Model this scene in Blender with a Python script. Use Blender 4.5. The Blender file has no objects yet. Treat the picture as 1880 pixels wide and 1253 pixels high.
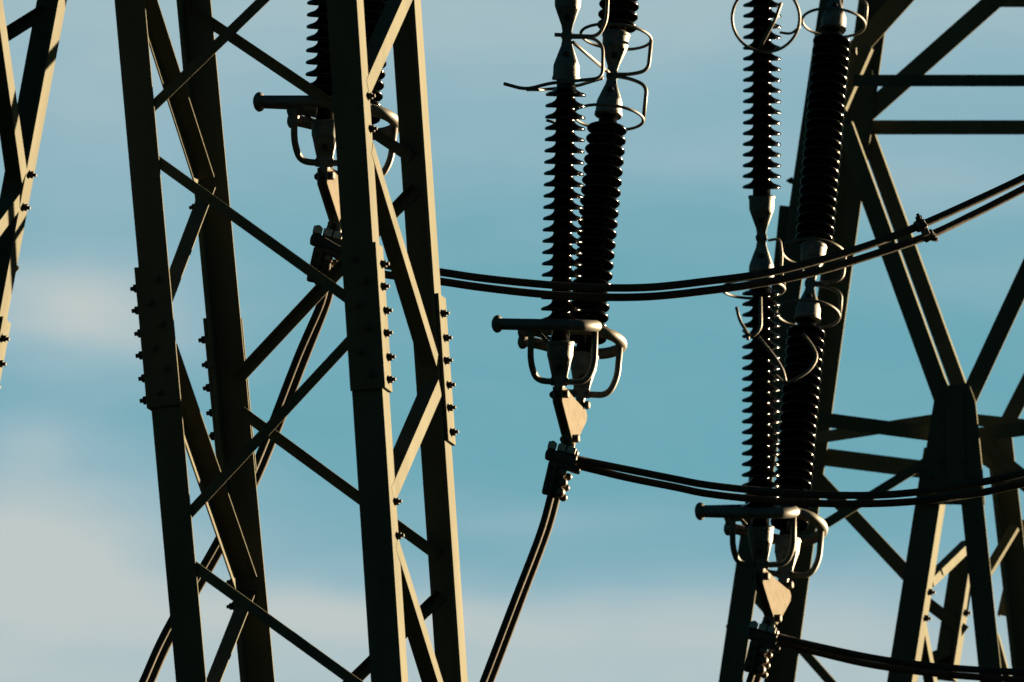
import bpy, bmesh, math, random
from mathutils import Vector, Matrix
random.seed(7)
R = math.radians
scene = bpy.context.scene
col = scene.collection

# ------------------------------------------------------------------ camera
FPX = 39600.0                     # focal length in photograph pixels (1880 wide)
PITCH = R(10.4)
CAMZ = 1.6
cd = bpy.data.cameras.new('camera'); cam = bpy.data.objects.new('camera', cd); col.objects.link(cam)
cam.location = (0, 0, CAMZ); cam.rotation_euler = (R(90) + PITCH, 0, 0)
cd.sensor_width = 36; cd.lens = 36 * FPX / 1880; cd.clip_start = 1; cd.clip_end = 5000
cd.dof.use_dof = True; cd.dof.focus_distance = 86.0; cd.dof.aperture_fstop = 13
scene.camera = cam
scene.view_settings.view_transform = 'Standard'; scene.view_settings.look = 'None'
EXPO = 3.1
scene.view_settings.exposure = EXPO; scene.view_settings.gamma = 1
scene.render.resolution_x = 1024; scene.render.resolution_y = 682
CAM = Vector((0, 0, CAMZ))
FWD = Vector((0, math.cos(PITCH), math.sin(PITCH))); UP = Vector((0, -math.sin(PITCH), math.cos(PITCH))); RT = Vector((1, 0, 0))

# ------------------------------------------------------------------ sun and sky
SUN_EL, SUN_AZ = R(6.5), R(56)      # azimuth clockwise from +Y (the viewing direction)
sdir = Vector((math.sin(SUN_AZ) * math.cos(SUN_EL), math.cos(SUN_AZ) * math.cos(SUN_EL), math.sin(SUN_EL)))
sl = bpy.data.lights.new('sun', 'SUN'); sl.energy = 5.0; sl.angle = R(0.55); sl.color = (1.0, 0.74, 0.43)
so = bpy.data.objects.new('sun', sl); col.objects.link(so); so.rotation_euler = sdir.to_track_quat('Z', 'Y').to_euler()
so.location = (30, 10, 30)

w = bpy.data.worlds.new('World'); scene.world = w; w.use_nodes = True
nt = w.node_tree; nt.nodes.clear(); N = nt.nodes; L = nt.links
def wm(op, a, b=None, c=None, clamp=False):
    n = N.new('ShaderNodeMath'); n.operation = op; n.use_clamp = clamp
    for i, v in enumerate((a, b, c)):
        if v is None: continue
        if isinstance(v, (int, float)): n.inputs[i].default_value = v
        else: L.new(v, n.inputs[i])
    return n.outputs[0]
tc = N.new('ShaderNodeTexCoord'); sp = N.new('ShaderNodeSeparateXYZ'); L.new(tc.outputs['Generated'], sp.inputs[0])
X, Y, Z = sp.outputs
Ys = wm('MAXIMUM', Y, 0.05)
az = wm('DIVIDE', X, Ys)                                   # tangent of azimuth
el = wm('DIVIDE', Z, Ys)                                   # tangent of elevation
U = wm('MULTIPLY', az, 1.0 / 0.0475)                       # -0.5 .. 0.5 over the photographed field
V = wm('MULTIPLY', wm('SUBTRACT', el, math.tan(PITCH)), 1.0 / 0.0475)
cmb = N.new('ShaderNodeCombineXYZ'); L.new(wm('MULTIPLY', U, 1.0), cmb.inputs[0]); L.new(wm('MULTIPLY', V, 3.0), cmb.inputs[1])
def noise(scale, det, off):
    mp = N.new('ShaderNodeMapping'); mp.inputs['Location'].default_value = off; L.new(cmb.outputs[0], mp.inputs[0])
    n = N.new('ShaderNodeTexNoise'); n.inputs['Scale'].default_value = scale; n.inputs['Detail'].default_value = det
    n.inputs['Roughness'].default_value = .5; n.inputs['Distortion'].default_value = .3
    L.new(mp.outputs[0], n.inputs['Vector']); return n.outputs['Fac']
n1 = noise(1.6, 3, (3.1, 1.7, 0)); n2 = noise(3.4, 4, (9.2, 4.1, 2))
def bank(px, py, rx, ry, amp):                             # a soft cloud bank at a direction in the sky
    cu, cv = (px - 940) / 1880, (626 - py) / 1880
    du = wm('DIVIDE', wm('SUBTRACT', wm('ADD', U, wm('MULTIPLY', wm('SUBTRACT', n1, .5), .25)), cu), rx / 1880)
    dv = wm('DIVIDE', wm('SUBTRACT', wm('ADD', V, wm('MULTIPLY', wm('SUBTRACT', n2, .5), .07)), cv), ry / 1880)
    r2 = wm('ADD', wm('MULTIPLY', du, du), wm('MULTIPLY', dv, dv))
    return wm('MULTIPLY', wm('POWER', 2.718, wm('MULTIPLY', r2, -1.0)), amp)
tot = None
for b in [(100, 575, 320, 105, .98), (20, 1000, 360, 170, .95), (560, 1150, 330, 70, .40), (1250, 1150, 620, 80, .28), (150, 250, 300, 260, .22),
          (1150, 20, 700, 110, .12), (1300, 270, 500, 50, .20), (1850, 520, 260, 60, .22), (980, 950, 260, 40, .20), (1700, 330, 300, 60, .25), (0, 800, 130, 70, .35)]:
    v = bank(*b); tot = v if tot is None else wm('ADD', tot, v)
tot = wm('MULTIPLY', tot, wm('ADD', wm('MULTIPLY', n2, .9), .55))
for b in [(940, -110, 4000, 440, .60), (940, 1290, 4000, 235, .80)]: tot = wm('ADD', tot, bank(*b))
n3 = noise(9.0, 5, (5.5, 2.2, 7))
tot = wm('ADD', tot, wm('MULTIPLY', wm('SUBTRACT', n3, .5), .22))
tot = wm('ADD', tot, wm('MULTIPLY', wm('SUBTRACT', n1, .5), .22), clamp=True)
ramp = N.new('ShaderNodeValToRGB'); L.new(tot, ramp.inputs[0])
def lin(r, g, b): return tuple(((c / 255 + .055) / 1.055) ** 2.4 if c > 10 else c / 255 / 12.92 for c in (r, g, b)) + (1,)
cr = ramp.color_ramp; cr.elements[0].position = 0; cr.elements[0].color = lin(109, 168, 182)
cr.elements[1].position = 1; cr.elements[1].color = lin(190, 201, 200)
e_ = cr.elements.new(.5); e_.color = lin(148, 183, 195)
sky = N.new('ShaderNodeTexSky'); sky.sky_type = 'NISHITA'; sky.sun_disc = False
sky.sun_elevation = SUN_EL; sky.sun_rotation = SUN_AZ; sky.air_density = 1.0; sky.dust_density = .6
tint = N.new('ShaderNodeMix'); tint.data_type = 'RGBA'; tint.blend_type = 'MULTIPLY'; tint.inputs[0].default_value = 1
L.new(sky.outputs[0], tint.inputs[6]); tint.inputs[7].default_value = (.34, 1.0, 1.15, 1)
bg1 = N.new('ShaderNodeBackground'); L.new(tint.outputs[2], bg1.inputs[0]); bg1.inputs[1].default_value = 0.0050
bg2 = N.new('ShaderNodeBackground'); L.new(ramp.outputs[0], bg2.inputs[0]); bg2.inputs[1].default_value = 2 ** -EXPO
dt = N.new('ShaderNodeVectorMath'); dt.operation = 'DOT_PRODUCT'; L.new(tc.outputs['Generated'], dt.inputs[0]); dt.inputs[1].default_value = FWD
mk = N.new('ShaderNodeMapRange'); mk.interpolation_type = 'SMOOTHSTEP'; L.new(dt.outputs['Value'], mk.inputs[0])
mk.inputs[1].default_value = .93; mk.inputs[2].default_value = .995
mx = N.new('ShaderNodeMixShader'); L.new(mk.outputs[0], mx.inputs[0]); L.new(bg1.outputs[0], mx.inputs[1]); L.new(bg2.outputs[0], mx.inputs[2])
wo = N.new('ShaderNodeOutputWorld'); L.new(mx.outputs[0], wo.inputs[0])

# ------------------------------------------------------------------ materials
def mat(name, colr, rough=.5, metal=0, var=.2, nscale=18, bump=0, spec=.5, coat=0, spots=None, streak=False):
    m = bpy.data.materials.new(name); m.use_nodes = True; t = m.node_tree; b = t.nodes['Principled BSDF']
    b.inputs['Roughness'].default_value = rough; b.inputs['Metallic'].default_value = metal
    b.inputs['Specular IOR Level'].default_value = spec; b.inputs['Coat Weight'].default_value = coat; b.inputs['Coat Roughness'].default_value = .06
    c = t.nodes.new('ShaderNodeTexCoord'); mp = t.nodes.new('ShaderNodeMapping')
    t.links.new(c.outputs['Object'], mp.inputs[0])
    if streak: mp.inputs['Scale'].default_value = (1, 1, .22)
    n = t.nodes.new('ShaderNodeTexNoise'); n.inputs['Scale'].default_value = nscale; n.inputs['Detail'].default_value = 6
    t.links.new(mp.outputs[0], n.inputs['Vector'])
    r = t.nodes.new('ShaderNodeValToRGB'); t.links.new(n.outputs['Fac'], r.inputs[0])
    r.color_ramp.elements[0].position = .3; r.color_ramp.elements[1].position = .72
    r.color_ramp.elements[0].color = tuple(x * (1 - var) for x in colr) + (1,)
    r.color_ramp.elements[1].color = tuple(min(1, x * (1 + var)) for x in colr) + (1,)
    out = r.outputs[0]
    if spots:
        n2 = t.nodes.new('ShaderNodeTexNoise'); n2.inputs['Scale'].default_value = nscale * 5; n2.inputs['Detail'].default_value = 3
        t.links.new(c.outputs['Object'], n2.inputs['Vector'])
        r2 = t.nodes.new('ShaderNodeValToRGB'); t.links.new(n2.outputs['Fac'], r2.inputs[0])
        r2.color_ramp.elements[0].position = .66; r2.color_ramp.elements[1].position = .74
        mix = t.nodes.new('ShaderNodeMix'); mix.data_type = 'RGBA'; t.links.new(r2.outputs[0], mix.inputs[0])
        t.links.new(out, mix.inputs[6]); mix.inputs[7].default_value = tuple(spots) + (1,); out = mix.outputs[2]
    t.links.new(out, b.inputs['Base Color'])
    if bump:
        bp = t.nodes.new('ShaderNodeBump'); bp.inputs['Strength'].default_value = bump; bp.inputs['Distance'].default_value = .004
        t.links.new(n.outputs['Fac'], bp.inputs['Height']); t.links.new(bp.outputs[0], b.inputs['Normal'])
    return m
PAINT = mat('green_grey_paint', (.057, .0580, .0445), .8, var=.16, nscale=9, bump=.12, spec=.04, spots=(.046, .041, .027), streak=True)
PAINTR = mat('green_grey_paint_far_tower', (.056, .0580, .0430), .8, var=.16, nscale=7, bump=.12, spec=.04, spots=(.046, .041, .027), streak=True)
UNDERSHADE = mat('shaded_underside_glaze', (.0016, .0013, .0011), .9, var=.4, nscale=20, spec=.02)  # shade put into the shed undersides: matt glaze that drops the sun's reflections
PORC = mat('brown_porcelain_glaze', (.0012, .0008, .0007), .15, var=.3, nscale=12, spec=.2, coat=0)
GALV = mat('galvanised_steel', (.056, .064, .065), .55, metal=.1, var=.45, nscale=26, bump=.5, spots=(.05, .045, .04))
RING = mat('dull_aluminium_tube', (.050, .048, .042), .58, metal=.15, var=.2, nscale=14, bump=.1)
CABLE = mat('weathered_aluminium_conductor', (.031, .027, .023), .8, metal=0, spec=.12, var=.2, nscale=40, bump=.3)
BOLT = mat('dark_bolt_steel', (.012, .012, .011), .7, metal=0, spec=.2, var=.3, nscale=60)
PLATE = mat('galvanised_yoke_plate', (.105, .096, .082), .8, metal=0, spec=0, var=.12, nscale=26, bump=.2, spots=(.05, .035, .025))
CAST = mat('cast_clamp_metal', (.030, .027, .023), .6, var=.4, nscale=40, bump=.4, spec=.2)
LUG = mat('coppery_lug', (.060, .042, .030), .45, metal=.2, var=.4, nscale=50, bump=.3)
NUT = mat('zinc_nut', (.16, .16, .155), .4, metal=.5, var=.2, nscale=50)
GROUND = mat('dark_heath_ground', (.006, .010, .006), .95, var=.4, nscale=.3, spec=.02)

# ------------------------------------------------------------------ helpers
def P(px, py, y):
    """point seen at photograph pixel px,py standing y metres out"""
    d = FWD + RT * ((px - 940) / FPX) + UP * ((626.5 - py) / FPX)
    return CAM + d * (y / d.y)
def ray_plane(px, py, pl):
    p, n = pl; d = FWD + RT * ((px - 940) / FPX) + UP * ((626.5 - py) / FPX)
    return CAM + d * ((p - CAM).dot(n) / d.dot(n))
def plane3(a, b, c): return (a, (b - a).cross(c - a).normalized())
def link(name, bm, m, parent=None, smooth=False, origin=None):
    me = bpy.data.meshes.new(name)
    bmesh.ops.recalc_face_normals(bm, faces=bm.faces)
    org = origin if origin is not None else (parent_org(parent) if parent else Vector((0, 0, 0)))
    for v in bm.verts: v.co -= org
    bm.to_mesh(me); bm.free(); me.materials.append(m)
    if smooth:
        for p in me.polygons: p.use_smooth = True
    o = bpy.data.objects.new(name, me); col.objects.link(o)
    if parent:
        o.parent = parent; o.location = org - parent_org(parent)
    else: o.location = org
    o['_org'] = tuple(org)
    return o
def parent_org(o): return Vector(o['_org'])
def thing(name, loc, label, cat, group=None):
    o = bpy.data.objects.new(name, None); col.objects.link(o); o.location = loc; o['_org'] = tuple(loc)
    o.empty_display_size = .2; tag(o, label, cat, group); return o
def tag(o, label, cat, group=None):
    o['label'] = label; o['category'] = cat
    if group: o['group'] = group
def frame_of(axis, hint):
    u = axis.normalized(); a = (hint - u * hint.dot(u)).normalized(); return u, a, u.cross(a)
def angle_bm(p0, p1, A, B, wa, wb, t, bm=None, bev=True):
    """L-section bar, corner line p0-p1, one flange along A and one along B"""
    bm = bm or bmesh.new(); u = (p1 - p0).normalized()
    A = (A - u * A.dot(u)).normalized(); B = (B - u * B.dot(u)); B = (B - A * B.dot(A)).normalized()
    r = t * .6
    prof = [(0, 0), (wa, 0), (wa, t * .8), (wa - t * .2, t), (t + r, t), (t + r * .3, t + r * .3), (t, t + r), (t, wb - t * .2), (t * .8, wb), (0, wb)]
    rings = [[bm.verts.new(p + A * a + B * b) for a, b in prof] for p in (p0, p1)]
    n = len(prof)
    for i in range(n): bm.faces.new((rings[0][i], rings[0][(i + 1) % n], rings[1][(i + 1) % n], rings[1][i]))
    bm.faces.new(rings[0][::-1]); bm.faces.new(rings[1])
    return bm
def box_bm(c, ax, ay, az_, sx, sy, sz, bm=None, bev=0):
    bm = bm or bmesh.new(); vs = []
    for k in (-1, 1):
        for j in (-1, 1):
            for i in (-1, 1): vs.append(bm.verts.new(c + ax * (i * sx / 2) + ay * (j * sy / 2) + az_ * (k * sz / 2)))
    fs = [bm.faces.new([vs[i] for i in f]) for f in ((0, 1, 3, 2), (4, 6, 7, 5), (0, 4, 5, 1), (2, 3, 7, 6), (0, 2, 6, 4), (1, 5, 7, 3))]
    if bev:
        es = {e for f in fs for e in f.edges}
        bmesh.ops.bevel(bm, geom=list(es), offset=bev, segments=2, profile=.6, affect='EDGES')
    return bm
def lathe_bm(p0, axis, prof, hint=RT, seg=28, bm=None, sq=None):
    """prof = [(s, r)] or [(s, rx, ry)]"""
    bm = bm or bmesh.new(); u, a, b = frame_of(axis, hint); rings = []
    for q in prof:
        s, rx = q[0], q[1]; ry = q[2] if len(q) > 2 else rx
        rings.append([bm.verts.new(p0 + u * s + a * (rx * math.cos(2 * math.pi * k / seg)) + b * (ry * math.sin(2 * math.pi * k / seg))) for k in range(seg)])
    for i in range(len(rings) - 1):
        for k in range(seg): bm.faces.new((rings[i][k], rings[i][(k + 1) % seg], rings[i + 1][(k + 1) % seg], rings[i + 1][k]))
    bm.faces.new(rings[0][::-1]); bm.faces.new(rings[-1]); return bm
def spline(pts, n=8):
    out = []; p = [pts[0] * 2 - pts[1]] + list(pts) + [pts[-1] * 2 - pts[-2]]
    for i in range(1, len(p) - 2):
        for k in range(n):
            t = k / n; a, b, c, d = p[i - 1], p[i], p[i + 1], p[i + 2]
            out.append(.5 * ((2 * b) + (c - a) * t + (2 * a - 5 * b + 4 * c - d) * t * t + (3 * b - a - 3 * c + d) * t ** 3))
    out.append(p[-2]); return out
def round_path(pts, rad, n=6):
    """polyline with filleted corners (bent rod)"""
    out = [pts[0]]
    for i in range(1, len(pts) - 1):
        a, b, c = pts[i - 1], pts[i], pts[i + 1]
        r = min(rad, (a - b).length * .48, (c - b).length * .48)
        q0 = b + (a - b).normalized() * r; q1 = b + (c - b).normalized() * r
        for k in range(n + 1):
            t = k / n; out.append(q0 * (1 - t) ** 2 + b * 2 * t * (1 - t) + q1 * t * t)
    out.append(pts[-1]); return out
def tube_bm(pts, r, seg=12, bm=None, closed=False):
    bm = bm or bmesh.new(); n = len(pts); rings = []
    up = None
    for i, p in enumerate(pts):
        a = pts[(i - 1) % n] if (closed or i > 0) else p; c = pts[(i + 1) % n] if (closed or i < n - 1) else p
        u = (c - a).normalized()
        if up is None: up = u.orthogonal().normalized()
        up = (up - u * up.dot(u)).normalized(); v = u.cross(up)
        rr = r[i] if isinstance(r, (list, tuple)) else r
        rings.append([bm.verts.new(p + up * (rr * math.cos(2 * math.pi * k / seg)) + v * (rr * math.sin(2 * math.pi * k / seg))) for k in range(seg)])
    m = n if closed else n - 1
    for i in range(m):
        A, B = rings[i], rings[(i + 1) % n]
        sh = 0
        if closed and i == n - 1:      # match the twist at the seam
            sh = min(range(seg), key=lambda s: (A[0].co - B[s].co).length)
        for k in range(seg): bm.faces.new((A[k], A[(k + 1) % seg], B[(k + 1 + sh) % seg], B[(k + sh) % seg]))
    if not closed: bm.faces.new(rings[0][::-1]); bm.faces.new(rings[-1])
    return bm
def ball_bm(c, r, axis=None, stretch=1, bm=None):
    prof = [(-r * stretch * math.cos(t * math.pi / 10), max(.0005, r * math.sin(t * math.pi / 10))) for t in range(11)]
    return lathe_bm(c, axis or Vector((0, 0, 1)), prof, hint=Vector((.3, .9, .2)), seg=16, bm=bm)
def bolt_bm(p, n, s=1.0, bm=None):
    """washer, hexagon nut and protruding thread, standing on a surface point p along n"""
    hint = n.orthogonal() + Vector((random.uniform(-.6, .6), random.uniform(-.6, .6), random.uniform(-.6, .6)))
    bm = lathe_bm(p, n, [(0, .0175 * s), (.004 * s, .0175 * s)], hint, 14, bm)
    lathe_bm(p + n * .004 * s, n, [(0, .0145 * s), (.012 * s, .0145 * s), (.014 * s, .012 * s)], hint, 6, bm)
    lathe_bm(p + n * .017 * s, n, [(0, .0075 * s), (.011 * s, .0075 * s), (.012 * s, .006 * s)], hint, 10, bm)
    return bm

# ------------------------------------------------------------------ ground (below the picture)
bm = bmesh.new(); s = 3000
bmesh.ops.create_grid(bm, x_segments=40, y_segments=40, size=s)
for v in bm.verts:
    d = math.hypot(v.co.x, v.co.y)
    v.co.z += 0 if d < 400 else random.uniform(0, 3)
g = link('ground', bm, GROUND); g['kind'] = 'structure'

# ------------------------------------------------------------------ lattice towers
TH = R(12.4)
Tt = Vector((math.cos(TH), -math.sin(TH), 0)); BK = Vector((math.sin(TH), math.cos(TH), 0))   # rightwards in the front face, backwards
def leg(tower, pxa, pya, pxb, pyb, Y0, right, front, wpx, m, t=.011, ext=.5, Y1=None):
    """tower leg whose outer corner runs between two pixels; right/front say which corner of the tower it is"""
    a = P(pxa, pya, Y0); b = P(pxb, pyb, Y1 or Y0); d = (b - a).normalized()
    sc = wpx * Y0 / FPX / math.cos(TH)
    A = Tt * (-1 if right else 1); B = BK * (1 if front else -1)
    o = link('leg', angle_bm(a - d * ext, b + d * ext, A, B, sc, sc, t), m, tower)
    return dict(o=o, a=a, b=b, A=A, B=B, w=sc, t=t, m=m)
def on_leg(lg, py):
    """corner point of the leg at picture height py"""
    lo, hi = -2.0, 3.0
    for _ in range(50):
        mid = (lo + hi) / 2; p = lg['a'].lerp(lg['b'], mid); q = p - CAM
        y = 626.5 - FPX * q.dot(UP) / q.dot(FWD)
        if y < py: lo = mid
        else: hi = mid
    return lg['a'].lerp(lg['b'], lo)
def splice(lg, y0, y1, nb=6, off=.014, bolts=True):
    p0, p1 = on_leg(lg, y0), on_leg(lg, y1); u = (p1 - p0).normalized(); w = lg['w']
    A = (lg['A'] - u * lg['A'].dot(u)).normalized(); B = lg['B'] - u * lg['B'].dot(u); B = (B - A * B.dot(A)).normalized()
    c0 = p0 - A * off - B * off; c1 = p1 - A * off - B * off
    bm = angle_bm(c0, c1, A, B, w + off + .003, w + off * .6, off - .0015)
    o = link('splice_plate', bm, lg['m'], lg['o'])
    H = (p1 - p0).length
    for i in range(nb):
        s = H * (.10 + .80 * i / (nb - 1)); st = .33 if i % 2 else .62
        # on the side flange (plane holding u and B), standing out along -A; on the front one, along -B
        left = lg['A'].x > 0
        q = p0 + u * (s + H * .03) - A * (off + .0005) + B * (w * ((.22 if left else .45) if i % 2 else (.32 if left else .62)) if lg['B'].y > 0 else w * (.45 if i % 2 else .62))
        link('bolt', bolt_bm(q, -A, 1.12 if left else .98), BOLT, lg['o'])
        q = p0 + u * s - B * (off + .0005) + A * (w * st)
        link('bolt', bolt_bm(q, -B, .82), lg['m'], lg['o'])
def brace(tower, pl, x0, y0, x1, y1, w, B, flip, m, t=.007, push=.0, wb=None, trim=True, name='brace'):
    """angle bracing lying in a tower face; centre line of the in-face flange between two pixels"""
    a, b = ray_plane(x0, y0, pl), ray_plane(x1, y1, pl); n = pl[1]
    u = (b - a).normalized(); A = u.cross(n).normalized()
    if flip == 'top' and A.z > 0: A = -A            # corner (and shelf) along the upper edge
    if flip == 'back' and A.dot(BK) < 0: A = -A
    if flip == 'fore' and A.dot(BK) > 0: A = -A
    a = a - A * w / 2 + B * push; b = b - A * w / 2 + B * push
    return link(name, angle_bm(a, b, A, B, w, wb or w, t), m, tower)

# ---- near tower
base = P(530, 626, 80.5); base.z = 0
tw = thing('lattice_tower', base, 'near green-grey lattice tower with four whole legs in view, left of the open sky', 'tower')
FR = leg(tw, 655, 0, 737.5, 1253, 80.0, 1, 1, 57, PAINT)
FL = leg(tw, 210, 0, 323, 1253, 80.2, 0, 1, 56, PAINT)
BR = leg(tw, 772.5, 0, 859, 1253, 81.09, 1, 0, 57, PAINT)
BL = leg(tw, 335, 0, 452.5, 1253, 81.29, 0, 0, 53, PAINT)
splice(FR, 446, 713); splice(FL, 492, 750); splice(BR, 548, 818); splice(BL, 592, 868)
pF = plane3(FR['a'], FR['b'], FL['b']); pR = plane3(FR['a'], FR['b'], BR['b'])
pB = plane3(BR['a'], BR['b'], BL['b']); pL = plane3(FL['a'], FL['b'], BL['b'])
# front face: flat flange outside, behind the leg flange
for q in [(262, 214, 520, -36), (275, 286, 652, 558), (655, 612, 330, 962), (342, 1030, 690, 1281)]:
    o = brace(tw, (pF[0] + BK * .012, pF[1]), *q, .040, BK, 'top', PAINT, t=.0035)
# back face, seen from inside
for q in [(345, 14, 756, 291), (764, 349, 436, 700), (446, 758, 806, 1022), (812, 1094, 630, 1272)]:
    brace(tw, (pB[0] - BK * .012, pB[1]), *q, .043, -BK, 'top', PAINT, t=.005)
# right face, in the sun
for q, f in [((764, -35, 676, 162), True), ((684, 272, 803, 662), False), ((808, 712, 722, 910), True), ((729, 996, 830, 1320), False)]:
    brace(tw, (pR[0] - Tt * .0, pR[1]), *q, .066, -Tt, 'back', PAINT, t=.006, wb=.062)
# left face, seen from inside
for q, f, wb in [((240, -35, 360, 338), 'fore', .070), ((370, 360, 286, 582), 'back', .062), ((287, 649, 434, 1076), 'fore', .085), ((446, 1098, 366, 1300), 'back', .062)]:
    o = brace(tw, (pL[0] + Tt * .012, pL[1]), *q, .060 if wb < .08 else .080, Tt, f, PAINT, t=.006, wb=min(wb, .078))
# single bolts where braces meet the legs
def leg_bolt(lg, py, side, frac=.6, s=.95):
    p = on_leg(lg, py); u = (lg['b'] - lg['a']).normalized()
    A = (lg['A'] - u * lg['A'].dot(u)).normalized(); B = (lg['B'] - u * lg['B'].dot(u)).normalized()
    if side: link('bolt', bolt_bm(p + B * lg['w'] * frac - A * .0005, -A, s), BOLT, lg['o'])
    else: link('bolt', bolt_bm(p + A * lg['w'] * frac - B * .0005, -B, s), lg['m'], lg['o'])
for y in (170, 230, 915, 978): leg_bolt(FR, y, 1, .75)
for y in (388, 398+680, 1120): leg_bolt(BL, y, 1, .9)

# ---- far-left tower, at the picture's left edge
base = P(-60, 626, 79); base.z = 0
tl = thing('lattice_tower', base, 'lattice tower leg cut by the far left edge, its right side sunlit gold', 'tower')
lBR = leg(tl, 123, 0, -25, 790, 79.6, 1, 0, 55, PAINT, ext=.6)
lFR = leg(tl, -18, 0, -160, 790, 78.5, 1, 1, 55, PAINT, ext=.6)
lBL = leg(tl, -330, 0, -440, 790, 79.8, 0, 0, 55, PAINT, ext=.6)
splice(lBR, 592, 868)
for y in (328, 388): leg_bolt(lBR, y, 1, .6)
ld = (lBR['b'] - lBR['a']).normalized(); pX = (lBR['a'], ld.cross(BK).normalized())
for q in [(-20, -130, 45, 325), (36, 372, -60, 500)]:
    brace(tl, pX, *q, .066, -Tt, 'back', PAINT, t=.006, wb=.062)
pY = (lBR['a'] - BK * .012, BK)
for q in [(84, 22, -60, 112), (-60, 420, 30, 500)]:
    brace(tl, pY, *q, .043, -BK, 'top', PAINT, t=.005)

# ---- far tower at the right
def free_brace(tower, a, b, A, B, wa, wb, m, t=.007, name='brace'): return link(name, angle_bm(a, b, A, B, wa, wb, t), m, tower)
YR, YB = 97.0, 98.4
base = P(1700, 626, 97.5); base.z = 0
tr = thing('lattice_tower', base, 'far dark lattice tower on the right with a V of braces over a gusset', 'tower')
rA = leg(tr, 1508, -20, 1319, 1253, YR, 0, 1, 44, PAINTR, t=.014)
rBl = leg(tr, 1590, -20, 1413, 1253, YB, 0, 0, 47, PAINTR, t=.014)
# right pair of the left body, left pair of the right body
rC = leg(tr, 1729, 905, 1674, 1253, YR, 1, 1, 46, PAINTR, t=.014, ext=.2)
rE = leg(tr, 1793, 1024, 1757, 1253, YB, 1, 0, 46, PAINTR, t=.014, ext=.0)
rD = leg(tr, 1762, 900, 1799, 1253, YR - .02, 0, 1, 41, PAINTR, t=.014, ext=.2)
rF = leg(tr, 1827, 892, 1868, 1253, YB, 0, 0, 42, PAINTR, t=.014, ext=.25)
def bar(x0, y0, x1, y1, Y, thick, deep=1, m=PAINTR, Y1=None, back=BK, shelf=.05, t=.009, flip=False):
    """angle whose flat flange faces the camera, centre line between two pixels; thick in pixels"""
    a, b = P(x0, y0, Y), P(x1, y1, Y1 or Y); wv = thick * Y / FPX
    u = (b - a).normalized(); A = u.cross(back).normalized() * (-1 if flip else 1)
    if not flip and A.z > 0: A = -A
    a -= A * wv / 2; b -= A * wv / 2
    return link('brace', angle_bm(a, b, A, back, wv, shelf, t), m, tr)
# upper part
bar(1566, 148, 1990, 148, YR, 22); bar(1580, 234, 1990, 234, YB, 27)
bar(1555, 240, 1842, -14, YB - .05, 36); bar(1808, 4, 1990, 4, YB + .08, 19)
bar(1548, 118, 1680, -28, YR + .30, 38)
bar(1590, 84, 1541, 196, YR + .05, 24, flip=True)
bar(1548, 229, 1734, 742, YR, 34, flip=True)
bar(1576, 205, 1764, 722, YB, 29, flip=True)
bar(1775, 738, 1925, 415, YR + .02, 34); bar(1850, 775, 1990, 500, YB, 30)
# middle beams and their crossings
bar(1500, 769, 1718, 798, YR + .06, 27); bar(1500, 804, 1722, 770, YR + .75, 22)
bar(1792, 799, 1990, 772, YR + .06, 27); bar(1790, 771, 1990, 792, YR + .75, 22)
bar(1505, 838, 1702, 863, YB, 33); bar(1700, 848, 1500, 972, YR + .02, 18)
bar(1490, 868, 1672, 1062, YB - .04, 27); bar(1372, 1080, 1545, 1276, YB - .04, 17)
bar(1797, 815, 1990, 972, YB - .2, 34, flip=True); bar(1797, 838, 1900, 905, YR + .05, 18, flip=True)
# lower right bracing, some faces in the sun
def sunbar(x0, y0, x1, y1, Y0, Y1, wa, wb, flip=False):
    a, b = P(x0, y0, Y0), P(x1, y1, Y1)
    free_brace(tr, a, b, (BK if not flip else -BK), -Tt, wa, wb, PAINTR, t=.008)
sunbar(1712, 1062, 1786, 990, YR + .1, YB - .1, .040, .055)
sunbar(1690, 1122, 1722, 1290, YR + .05, YR + .7, .045, .05)
bar(1698, 1104, 1772, 1160, YB - .06, 22); bar(1702, 1212, 1745, 1192, YB - .06, 20)
bar(1862, 965, 1812, 1048, YR + .5, 16, flip=True); bar(1826, 1165, 1860, 1290, YR + .4, 12)
bar(1880, 955, 1840, 1130, YB + .1, 20)
# central gusset column: a plate with bolts, and its rib
def poly_plate(name, pts, Y, th, m, parent, off=0):
    bm = bmesh.new(); f = [P(x, y, Y) for x, y in pts]; k = BK * th
    va = [bm.verts.new(p) for p in f]; vb = [bm.verts.new(p + k) for p in f]; n = len(f)
    bm.faces.new(va); bm.faces.new(vb[::-1])
    for i in range(n): bm.faces.new((va[i], va[(i + 1) % n], vb[(i + 1) % n], vb[i]))
    bmesh.ops.bevel(bm, geom=list(bm.edges), offset=min(.002, th * .2), segments=1, affect='EDGES')
    return link(name, bm, m, parent)
gp = poly_plate('gusset_plate', [(1731, 708), (1779, 705), (1791, 738), (1796, 790), (1803, 860), (1808, 927), (1687, 925), (1694, 860), (1706, 790), (1714, 738)], YR - .035, .016, PAINTR, tr)
poly_plate('cover_strip', [(1735, 716), (1768, 716), (1772, 890), (1738, 890)], YR - .048, .010, PAINTR, gp)
for x, y in ((1723, 845), (1771, 845), (1708, 876), (1784, 876), (1716, 905), (1790, 905)):
    link('bolt', bolt_bm(P(x, y, YR - .0365), -BK, .9), PAINTR, gp)
poly_plate('gusset_plate', [(1552, 118), (1602, 128), (1606, 205), (1596, 262), (1556, 262), (1560, 190)], YB - .06, .014, PAINTR, tr)
poly_plate('splice_plate', [(1431, 377), (1452, 379), (1420, 640), (1404, 640)], YR + .03, .02, PAINTR, rA['o'])
for x, y in ((1455, 332), (1430, 500), (1344, 1150)):
    link('bolt', bolt_bm(P(x, y, YR + .05), -Tt, .95), BOLT, rA['o'])
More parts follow.
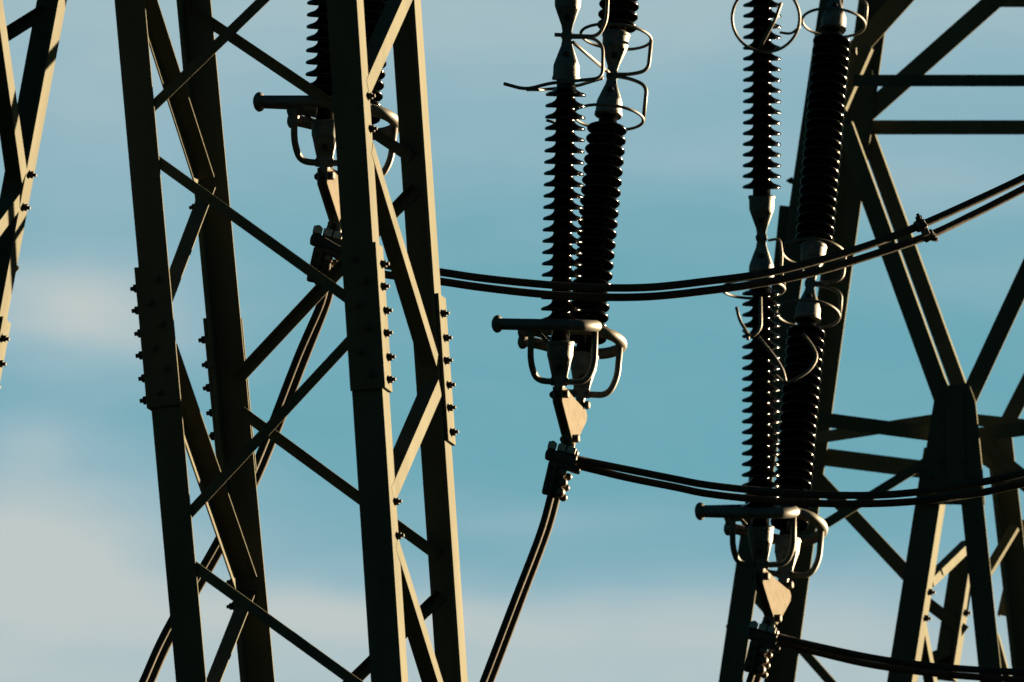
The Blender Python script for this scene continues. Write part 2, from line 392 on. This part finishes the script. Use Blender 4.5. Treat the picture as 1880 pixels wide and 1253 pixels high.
for lg, y in ((rC, 1082), (rC, 1130), (rE, 1130)): leg_bolt(lg, y, 1, .55, 1.0)
link('bolt', bolt_bm(P(1573, 94, YR), -Tt, .95), BOLT, rBl['o'])

# ------------------------------------------------------------------ insulator strings
PITCHM, RC, RS = .04653, .0385, .0840
def fitting_bm(c, axis, tw=1.0, n=32):
    """cast cap: round socket, then a wedge narrowing to a flat tongue"""
    bm = bmesh.new(); u, a, b = frame_of(axis, RT); rings = []
    # s, half width, half depth, squareness
    for s_, wa, wb_, q in [(-.004, .015, .008, .9), (0, .0205, .011, .9), (.012, .0225, .012, .9), (.024, .0245, .014, .9), (.030, .0270, .018, .8), (.092, .0500, .044, .45), (.101, .0530, .051, .12), (.104, .0540, .054, 0),
                           (.150, .0555, .0555, 0), (.152, .0585, .0585, 0), (.163, .0585, .0585, 0), (.166, .0555, .0555, 0), (.167, .040, .040, 0)]:
        if s_ < .09: wa += (tw - 1) * .0215 * (1 - max(0, s_) / .09) ** .8
        r = []
        for k in range(n):
            t = 2 * math.pi * (k + .5) / n; x, y = math.cos(t), math.sin(t)
            e = 1 / max(abs(x), abs(y)) * (1 - q) * 0 + 1 + q * (min(1.26, 1 / max(abs(x), abs(y))) - 1)
            r.append(bm.verts.new(c + u * s_ + a * (wa * max(-1, min(1, x * e))) + b * (wb_ * max(-1, min(1, y * e)))))
        rings.append(r)
    for i in range(len(rings) - 1):
        for k in range(n): bm.faces.new((rings[i][k], rings[i][(k + 1) % n], rings[i + 1][(k + 1) % n], rings[i + 1][k]))
    bm.faces.new(rings[0][::-1]); bm.faces.new(rings[-1]); return bm
def unit(st, p0, u, Lu, first=False):
    """one long-rod insulator with its two end fittings, pin to pin"""
    k = Lu / 1.404
    prof = [(.165 * k, RC)]
    n_sheds, z0 = (21, .247) if first else (22, .2005)
    for i in range(n_sheds):
        z = (z0 + PITCHM * i) * k
        prof += [(z - .004, RC + .0005), (z + .0005, RC + .006), (z + .001, RC + .014), (z - .001, RS - .014), (z - .0048, RS - .006), (z - .0048, RS - .0025), (z - .0015, RS), (z + .0030, RS), (z + .0068, RS - .0025),
                 (z + .0120, RS - .012), (z + .0165, RC + .020), (z + .0215, RC + .011), (z + .0265, RC + .0050), (z + .0315, RC + .0018), (z + .036, RC + .0003)]
    prof.append((1.245 * k, RC))
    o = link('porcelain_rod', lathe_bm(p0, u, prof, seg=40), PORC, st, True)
    o.data.materials.append(UNDERSHADE)
    for p in o.data.polygons:
        if p.normal.dot(u) < -.75: p.material_index = 1  # downward faces take the matt copy that stands in for shade
    for base_, ax in ((p0, u), (p0 + u * Lu, -u)):
        o = link('end_fitting', fitting_bm(base_, ax, 1.55 if (ax - u).length < .1 and first else 1.0), GALV, st)
        for p in o.data.polygons: p.use_smooth = True
        o.data.set_sharp_from_angle(angle=R(14))
        # cheek plates and cross pin
        uu, a, b = frame_of(ax, RT); b = -b if b.y > 0 else b
        c = base_ + ax * .058
        bmx = lathe_bm(c + b * .012, b, [(0, .0135), (.022, .0135), (.024, .011)], seg=12); link('fitting_pin', bmx, BOLT, o)
def loop_pts(c, ex, ed, r, left, half, n=22):
    """racket-shaped loop: half circle on the right, tapering towards two tips on the left"""
    pts = [c - ex * left - ed * half, c - ex * (left * .72) - ed * (half + (r - half) * .30), c - ex * (left * .36) - ed * (half + (r - half) * .78)]
    pts += [c + ex * (r * math.sin(math.pi * k / n)) - ed * (r * math.cos(math.pi * k / n)) for k in range(1, n)]
    pts += [c - ex * (left * .36) + ed * (half + (r - half) * .78), c - ex * (left * .72) + ed * (half + (r - half) * .30), c - ex * left + ed * half]
    return spline(pts, 4)
class String: pass
def string(px, py, Y, jx, jy, phi, label, grp='porcelain insulator strings', units=2, front=True, mid_horn=True):
    p0 = P(px, py, Y); L0 = math.hypot(jx - px, jy - py) * Y / FPX / math.cos(phi)
    p1 = P(jx, jy, Y + L0 * math.sin(phi - PITCH)); Lt = (p1 - p0).length; u = (p1 - p0).normalized()
    top = thing('insulator_string', p0, label, 'insulator', grp)
    S = String(); S.o = top; S.p0 = p0; S.p1 = p1; S.u = u; S.Lt = Lt
    S.ex = (RT - u * RT.dot(u)).normalized(); S.ed = u.cross(S.ex); S.ed = -S.ed if S.ed.y < 0 else S.ed
    gap = .038; Lu = Lt - gap * .5
    unit(top, p0, u, Lu, True)
    def joint(q):
        bm = box_bm(q, S.ex, u, S.ed, .032, .066, .016, bev=.006)
        lathe_bm(q - S.ed * .013, S.ed, [(0, .023), (.003, .026), (.023, .026), (.026, .023)], S.ex, 20, bm)
        lathe_bm(q - S.ed * .022, S.ed, [(0, .009), (.044, .009)], S.ex, 8, bm)
        j = link('joint_link', bm, GALV, top)
        return j
    joint(p1)
    q = p1 + u * gap * .5
    for i in range(units - 1):
        unit(top, q, u, Lu); q = q + u * Lu
        if i < units - 2 or True: joint(q + u * gap * .5)
        q = q + u * gap
    # racket ring with its two bracket arms
    k = Lt / 1.42
    c = p0 + u * (.229 * k)
    lp = loop_pts(c, S.ex, S.ed, .148, .262, .055)
    rg = link('guard_ring', tube_bm(lp, .0235, 14), RING, top, True)
    for e, nx in ((lp[0], lp[1]), (lp[-1], lp[-2])):
        link('ring_knob', ball_bm(e, .037, (e - nx).normalized(), .62), RING, rg, True)
    for sgn, xx in ((-1, .122), (1, .143)):
        pts = [c + S.ex * (xx * sgn) + S.ed * -.01 * 0, p0 + u * .0 + S.ex * (xx * sgn) , p0 - u * .002]
        pts = [c + S.ex * (xx * sgn) - S.ed * (.11 if sgn < 0 else .02), p0 + u * .075 + S.ex * (xx * sgn) - S.ed * (.05 if sgn < 0 else .01), p0 - u * .0 + S.ex * (xx * .78 * sgn), p0 - u * .004 + S.ex * .012 * sgn]
        link('ring_bracket', tube_bm(round_path(pts, .075, 8), .0135, 10), RING, top, True)
    bs = box_bm(p0 - u * .002, S.ex, u, S.ed, .075, .036, .020, bev=.007)
    lathe_bm(p0 - u * .002 - S.ed * .02, S.ed, [(0, .016), (.040, .016)], S.ex, 14, bs)
    link('bracket_boss', bs, RING, top)
    for dd in (-.055, .055):
        link('ring_stay', tube_bm([c - S.ex * .235 + S.ed * dd - u * .004, c - S.ex * .10 + S.ed * dd * .5 - u * .02, p0 + u * .150 - S.ex * .045], .0085, 8), RING, top, True)
    # socket eye hanging under the pin
    link('socket_eye', lathe_bm(p0 + u * .035, -u, [(0, .016, .012), (.02, .022, .016), (.045, .024, .02), (.07, .018, .018), (.09, .015, .012)], seg=18), GALV, top, True)
    return S
def local(S, a, s, d=0): return S.p1 + S.u * s + S.ex * a + S.ed * d
def horn_ring(S, s, r, rod_from, shift=0, hr=.0066, aright=.142, open_left=False):
    """thin wire ring round the string at distance s from the middle joint, carried by a rod bent over to the joint"""
    c = S.p1 + S.u * s + S.ex * shift
    pts = [c + S.ex * (r * math.cos(2 * math.pi * k / 40)) + S.ed * (r * math.sin(2 * math.pi * k / 40)) for k in range(40)]
    sg = 1 if s > 0 else -1
    h = link('arcing_horn', tube_bm(pts, hr, 8, closed=True), RING, S.o, True)
    a = shift + r
    rod = [local(S, a, s), local(S, a, .035 * sg), local(S, a * .55, .010 * sg), local(S, .01, .004 * sg)]
    link('horn_rod', tube_bm(round_path(rod, .05), hr * 1.25, 8), RING, h, True)

e = PITCH
# middle pair
S2f = string(1027, 700, 88.0, 1041, 66, R(0.5), 'front string of the middle pair, with saw-toothed brown sheds seen edge-on')
S2b = string(1067, 722, 88.33, 1124, 138, R(20), 'rear string of the middle pair, fat rounded sheds seen from below, behind the saw-toothed one')
# left pair, mostly behind the near tower
S1f = string(596, 298, 83.4, 611, -370, R(2), 'front string of the left pair, left shed tips and grey loop beside near tower leg')
S1b = string(648, 322, 83.73, 716, -292, R(20), 'rear string of the left pair, its shed edges glimpsed between two sunlit tower legs')
# right pair
S3f = string(1396, 1036, 92.7, 1398, 437, R(-3.0), 'front string of the right pair, saw-toothed sheds down the left edge of the far tower')
S3b = string(1441, 1054, 93.03, 1488, 521, R(26), 'rear string of the right pair, fat rounded sheds overlapping the far tower leg', units=3)

horn_ring(S2b, -.190, .148, 0); horn_ring(S2b, .172, .148, 0)
horn_ring(S3b, -.150, .140, 0); horn_ring(S3b, .150, .140, 0)
# ring at the upper joint of the right rear string
S3t = String(); S3t.__dict__.update(S3b.__dict__); S3t.p1 = S3b.p1 + S3b.u * (S3b.Lt + .022)
horn_ring(S3t, -.150, .140, 0)
def pxtube(S, pts, r=.0066, name='arcing_horn', rad=.04, parent=None):
    return link(name, tube_bm(round_path([P(*q) for q in pts], rad), r, 8), RING, parent or S.o, True)
Yj = S2f.p1.y
# front string of the middle pair: bent horn with a tail on the left and an upper horn
pxtube(S2f, [(925, 154, Yj - .15), (965, 165, Yj - .12), (1010, 153, Yj - .16), (1106, 144, Yj - .12), (1107, 84, Yj - .05), (1088, 69, Yj), (1050, 69, Yj)], .0075)
pxtube(S2f, [(968, 165, Yj - .1), (1000, 165, Yj + .10), (1060, 158, Yj + .12), (1106, 144, Yj - .1)], .0068)
pxtube(S2f, [(1118, -60, Yj), (1113, 40, Yj), (1098, 68, Yj), (1055, 66, Yj), (1018, 64, Yj)], .0085)
pxtube(S2f, [(1052, 78, Yj), (1120, 136, S2b.p1.y)], .0075, name='spacer_rod')
pxtube(S2f, [(1003, 221, Yj + .1), (1020, 226, Yj + .1)], .006)
# right front string: round ring standing up at the top, bent rods hanging lower down
Yj = S3f.p1.y
def circ(cx, cy, rx, ry, Y, tilt=0, dY=0, n=44):
    return [P(cx + rx * math.cos(t), cy + ry * math.sin(t), Y + dY * math.sin(t + tilt)) for t in [2 * math.pi * k / n for k in range(n)]]
hr = link('arcing_horn', tube_bm(circ(1406, 34, 62, 62, Yj - .42, 0, .06), .0068, 8, closed=True), RING, S3f.o, True)
link('horn_rod', tube_bm(round_path([P(1434, 6, Yj - .45), P(1424, 34, Yj - .48), P(1393, 92, Yj - .42)], .03), [.0075] * 9, 8), RING, hr, True)
link('horn_rod', tube_bm(round_path([P(1432, 60, Yj - .30), P(1452, 63, Yj - .28), P(1468, 50, Yj - .35)], .03), .006, 8), RING, hr, True)
hr = link('arcing_horn', tube_bm(circ(1383, 531, 57, 17, Yj, 0, .14), .0068, 8, closed=True), RING, S3f.o, True)
pxtube(S3f, [(1410, 442, Yj), (1432, 438, Yj), (1436, 470, Yj), (1434, 494, Yj), (1440, 525, Yj)], .006, 'horn_rod', .04, hr)
pxtube(S3f, [(1396, 546, Yj - .15), (1397, 604, Yj - .17), (1380, 620, Yj - .17), (1364, 606, Yj - .17)], .0075, 'horn_rod', .04, hr)
pxtube(S3f, [(1352, 564, Yj - .15), (1358, 590, Yj - .15), (1374, 614, Yj - .16), (1373, 625, Yj - .16)], .007, 'horn_rod', .04, hr)
pxtube(S3f, [(1392, 618, Yj - .17), (1422, 655, Yj - .17), (1438, 680, Yj - .16), (1443, 706, Yj - .16)], .0068, 'horn_rod', .06, hr)
pxtube(S3b, [(1443, 706, Yj - .16), (1488, 680, Yj - .14), (1502, 655, Yj - .12), (1488, 630, Yj - .12), (1474, 613, Yj - .12)], .0072, 'arcing_horn', .05)
pxtube(S3f, [(1425, 690, Yj + .1), (1440, 704, Yj)], .006, 'horn_rod', .03, hr)

# ------------------------------------------------------------------ yoke plates, clamps, cables
names = {1: 'left', 2: 'middle', 3: 'right'}
def yoke(S, Sb, k, label):
    a = S.p0 - S.u * .055; b = Sb.p0 - Sb.u * .055
    hd = b - a; hd.z = 0; hd.normalize(); nrm = Vector((hd.y, -hd.x, 0)); dn = Vector((0, 0, -1))
    Lh = (b - a).dot(hd)
    t = thing('yoke_plate', a, label, 'yoke plate', 'triangular yoke plates')
    out = [(-.025, .03), (.02, .035), (Lh * .5, .010), (Lh * .88, -.004), (Lh + .02, -.006), (Lh + .038, -.028), (Lh + .028, -.055), (Lh * .60, -.172), (Lh * .52, -.188), (Lh * .43, -.180), (-.028, -.035)]
    for sgn, nm in ((1, 'plate'), (-1, 'plate')):
        bm = bmesh.new(); off = nrm * (.014 * sgn)
        va = [bm.verts.new(a + hd * x - dn * y + off) for x, y in out]; vb = [bm.verts.new(v.co + nrm * .007 * sgn) for v in va]
        n = len(va); bm.faces.new(va); bm.faces.new(vb[::-1])
        for i in range(n): bm.faces.new((va[i], va[(i + 1) % n], vb[(i + 1) % n], vb[i]))
        bmesh.ops.bevel(bm, geom=list(bm.edges), offset=.0015, segments=1, affect='EDGES')
        link('plate', bm, PLATE, t)
    low = a + hd * (Lh * .50) + dn * .16
    for c in (a, b, low):
        link('bolt', lathe_bm(c - nrm * .04, nrm, [(0, .009), (.01, .017), (.02, .017), (.021, .011), (.062, .011), (.063, .0175), (.080, .0175), (.082, .013)], Vector((0, 0, 1)), 6), BOLT, t)
    return t, low
def place(k):
    ax, ay, Y = {1: (597, 298, 83.4), 2: (1027, 700, 88.0), 3: (1396, 1036, 92.7)}[k]; s = 88.0 / Y
    return lambda x, y, d=0: P(ax + (x - 1027) * s, ay + (y - 700) * s, Y + .16 + d)
def clamp(k, label):
    G = place(k)
    t = thing('conductor_clamp', G(1040, 800), label, 'clamp', 'clamps under the yoke plates')
    dn = (G(1040, 830) - G(1040, 800)).normalized(); fw = Vector((0, -1, 0))
    # flat pear-shaped eye under the yoke
    out = [(1037, 790), (1046, 790), (1050, 803), (1055, 815), (1055, 832), (1046, 842), (1034, 840), (1028, 828), (1029, 813), (1035, 803)]
    bm = bmesh.new(); va = [bm.verts.new(G(x, y, -.008)) for x, y in out]; vb = [bm.verts.new(v.co + Vector((0, .020, 0))) for v in va]; n = len(out)
    bm.faces.new(va); bm.faces.new(vb[::-1])
    for i in range(n): bm.faces.new((va[i], va[(i + 1) % n], vb[(i + 1) % n], vb[i]))
    bmesh.ops.bevel(bm, geom=list(bm.edges), offset=.003, segments=2, profile=.6, affect='EDGES')
    link('eye_link', bm, GALV, t)
    link('link_pin', lathe_bm(G(1041, 813, -.006), fw, [(0, .011), (.014, .011), (.016, .008)], seg=12), BOLT, t)
    ax = (G(1056, 849, .0) - G(1006, 836, .0)).normalized(); _, e1, e2 = frame_of(ax, -dn)      # along the clamp, upwards, across
    body = box_bm(G(1030, 841), ax, e1, e2, .135, .046, .060, bev=.016)
    link('clamp_body', body, CAST, t, False)
    link('keeper', box_bm(G(1041, 858), ax, e1, e2, .085, .026, .05, bev=.007), CAST, t)
    link('keeper_lug', box_bm(G(1056, 864), ax, e1, e2, .040, .022, .045, bev=.006), CAST, t)
    for q in range(3):
        c = G(1014 + 17.5 * q, 819 + 4.6 * q, -.018)
        bm = box_bm(c, ax, e1, e2, .036, .029, .036, bev=.0035)
        lathe_bm(c + e1 * .012, e1, [(0, .010), (.007, .010), (.009, .007)], ax, 10, bm)
        bx = link('clamp_nut', bm, NUT, t)
    link('tail_lug', lathe_bm(G(1054, 833, -.01), ax, [(0, .014), (.010, .016), (.018, .010)], e1, 14), NUT, t, True)
    d2 = (G(1001, 908) - G(1014, 852)).normalized(); _, f1, f2 = frame_of(d2, RT)
    link('side_plate', box_bm((G(1017, 848, -.02) + G(1002, 908, -.02)) / 2, f1, d2, f2, .040, .145, .034, bev=.011), CAST, t)
    link('inner_plate', box_bm((G(1028, 862, .01) + G(1016, 914, .01)) / 2, f1, d2, f2, .040, .125, .034, bev=.010), CAST, t)
    for x, y, r in ((1031, 868, .021), (1043, 876, .016), (1033, 886, .020), (1039, 896, .0155), (1027, 904, .0225), (1034, 914, .0165)):
        link('lug', ball_bm(G(x, y, -.012 if r > .018 else .02), r, (RT + fw * .3).normalized(), 1.05), LUG, t, True)
    for x, y in ((1013, 861), (1009, 880), (1005, 899)):
        link('lug_bolt', lathe_bm(G(x, y, -.036), fw, [(0, .009), (.009, .009), (.010, .007)], seg=8), BOLT, t)
    return t
yoke(S1f, S1b, 1, 'yoke plate half hidden by the near tower leg, under the left pair of insulator strings')
yoke(S2f, S2b, 2, 'sunlit triangular yoke plate hanging under the middle pair of insulator strings, against open sky')
yoke(S3f, S3b, 3, 'sunlit triangular yoke plate under the right pair of strings, lowest of the three')
clamp(1, 'clamp with three nuts beside the near tower leg, just behind its left edge')
clamp(2, 'clamp with three square nuts under the middle yoke plate, against open sky')
clamp(3, 'clamp with three nuts near the bottom edge, in front of the far tower legs')
def cable(pts, label, grp, r=.0156):
    ps = spline([P(*q) for q in pts], 10)
    o = link('conductor_cable', tube_bm(ps, r, 16), CABLE, None, True, origin=ps[0].copy()); tag(o, label, 'cable', grp)
gA = 'twin cables of the three droppers and jumpers'
cable([(585, 438, 83.5), (640, 468, 83.4), (700, 486, 83.3), (808, 500, 83.3), (880, 510.5, 83.3), (980, 521, 83.4), (1080, 528, 83.5), (1190, 528, 83.6), (1300, 516.5, 83.7), (1400, 503, 83.8), (1500, 479.5, 83.9), (1600, 449, 84), (1690, 414, 84.1), (1780, 374, 84.2), (1880, 327, 84.3), (2000, 266, 84.4)], 'upper cable of the topmost sagging pair, rising to the right edge', gA)
cable([(600, 455, 83.6), (640, 483, 83.5), (700, 503, 83.4), (808, 517, 83.4), (880, 527.5, 83.4), (980, 539, 83.5), (1080, 545.5, 83.6), (1190, 545, 83.7), (1300, 534, 83.8), (1400, 520, 83.9), (1500, 499, 84), (1600, 469, 84.1), (1705, 433, 84.2), (1780, 398, 84.3), (1880, 347, 84.4), (2000, 284, 84.5)], 'lower cable of the topmost sagging pair, carrying the spacer with its twin', gA)
cable([(1005, 834, 88.14), (1050, 841, 88.16), (1090, 850, 88.2), (1150, 862, 88.2), (1240, 880, 88.2), (1300, 891, 88.2), (1400, 902, 88.3), (1500, 908.5, 88.3), (1608, 909.5, 88.4), (1700, 902, 88.4), (1790, 888, 88.5), (1880, 869, 88.5), (2000, 838, 88.6)], 'upper cable of the middle sagging pair, leaving the middle clamp and crossing the central gusset', gA)
cable([(1035, 852, 88.2), (1066, 857, 88.22), (1150, 877, 88.25), (1240, 895, 88.3), (1300, 907, 88.3), (1400, 918, 88.4), (1500, 924.5, 88.4), (1608, 925, 88.5), (1700, 919, 88.5), (1790, 907, 88.6), (1880, 888, 88.6), (2000, 858, 88.7)], 'lower cable of the middle sagging pair, just above the loop of the right front string', gA)
cable([(1375, 1158, 92.84), (1420, 1167, 92.86), (1470, 1180, 92.9), (1580, 1204, 92.9), (1660, 1217, 92.9), (1751, 1227, 92.9), (1880, 1235, 92.9), (2000, 1238, 93)], 'upper cable of the lowest pair, running from the right clamp along the bottom edge', gA)
cable([(1405, 1175, 92.9), (1431, 1180, 92.92), (1480, 1193, 92.95), (1580, 1217, 93), (1660, 1230, 93), (1751, 1240, 93), (1880, 1249, 93), (2000, 1252, 93)], 'lower cable of the lowest pair, nearest the bottom right corner', gA)
cable([(601, 480, 83.50), (597, 520, 83.55), (588, 560, 83.6), (547, 655, 83.7), (491, 800, 83.8), (455, 885, 83.8), (396, 1000, 83.9), (307, 1155, 84), (262, 1253, 84), (215, 1360, 84)], 'left wire of the twin dropper sloping down behind the near tower', gA, .0156)
cable([(612, 480, 83.62), (607, 520, 83.67), (601, 555, 83.7), (562, 655, 83.85), (505, 800, 83.95), (469, 885, 83.95), (409, 1002, 84), (320, 1160, 84.1), (276, 1256, 84.1), (229, 1365, 84.1)], 'right wire of the twin dropper sloping down behind the near tower', gA, .0156)
cable([(1020, 870, 88.16), (1010, 916, 88.2), (990, 985, 88.2), (941, 1112, 88.2), (887, 1253, 88.3), (845, 1360, 88.3)], 'left wire of the dropper hanging from the middle clamp down the open sky', gA)
cable([(1032, 870, 88.3), (1022, 916, 88.3), (1002, 985, 88.3), (953, 1114, 88.3), (899, 1256, 88.4), (857, 1363, 88.4)], 'right wire of the dropper hanging from the middle clamp down the open sky', gA)
cable([(1392, 1200, 92.86), (1384, 1225, 92.9), (1374, 1258, 92.9), (1330, 1380, 93)], 'left wire of the short dropper below the right clamp at the bottom edge', gA)
cable([(1404, 1200, 93), (1396, 1228, 93), (1386, 1262, 93), (1342, 1384, 93)], 'right wire of the short dropper below the right clamp at the bottom edge', gA)
# spacer on the topmost pair
sp_ = thing('spacer_clamp', P(1697, 422, 84.1), 'small two-bolt spacer clamp joining the topmost pair of cables in front of the far tower', 'spacer')
ax = (P(1720, 400, 84.1) - P(1680, 419, 84.1)).normalized(); u, e1, e2 = frame_of(ax, UP)
link('jaw', lathe_bm(P(1690, 414, 84.1) - ax * .024, ax, [(0, .018), (.004, .023), (.040, .024), (.046, .018)], e1, 14), RING, sp_, True)
link('jaw', lathe_bm(P(1705, 433, 84.2) - ax * .024, ax, [(0, .017), (.004, .022), (.040, .022), (.046, .017)], e1, 14), RING, sp_, True)
link('bridge', box_bm(P(1697, 423, 84.1), ax, e1, e2, .03, .045, .03, bev=.004), RING, sp_)
link('bolt', bolt_bm(P(1688, 404, 84.08), (UP * .9 - RT * .3).normalized(), .9), BOLT, sp_)
link('bolt', bolt_bm(P(1707, 435, 84.15) + RT * .012, (RT * .6 - UP * .5 - FWD * .6).normalized(), 1.0), BOLT, sp_)
link('bolt', bolt_bm(P(1694, 414, 84.07), (RT * .6 - FWD * .9).normalized(), .9), BOLT, sp_)

for o in col.objects:
    if '_org' in o: del o['_org']
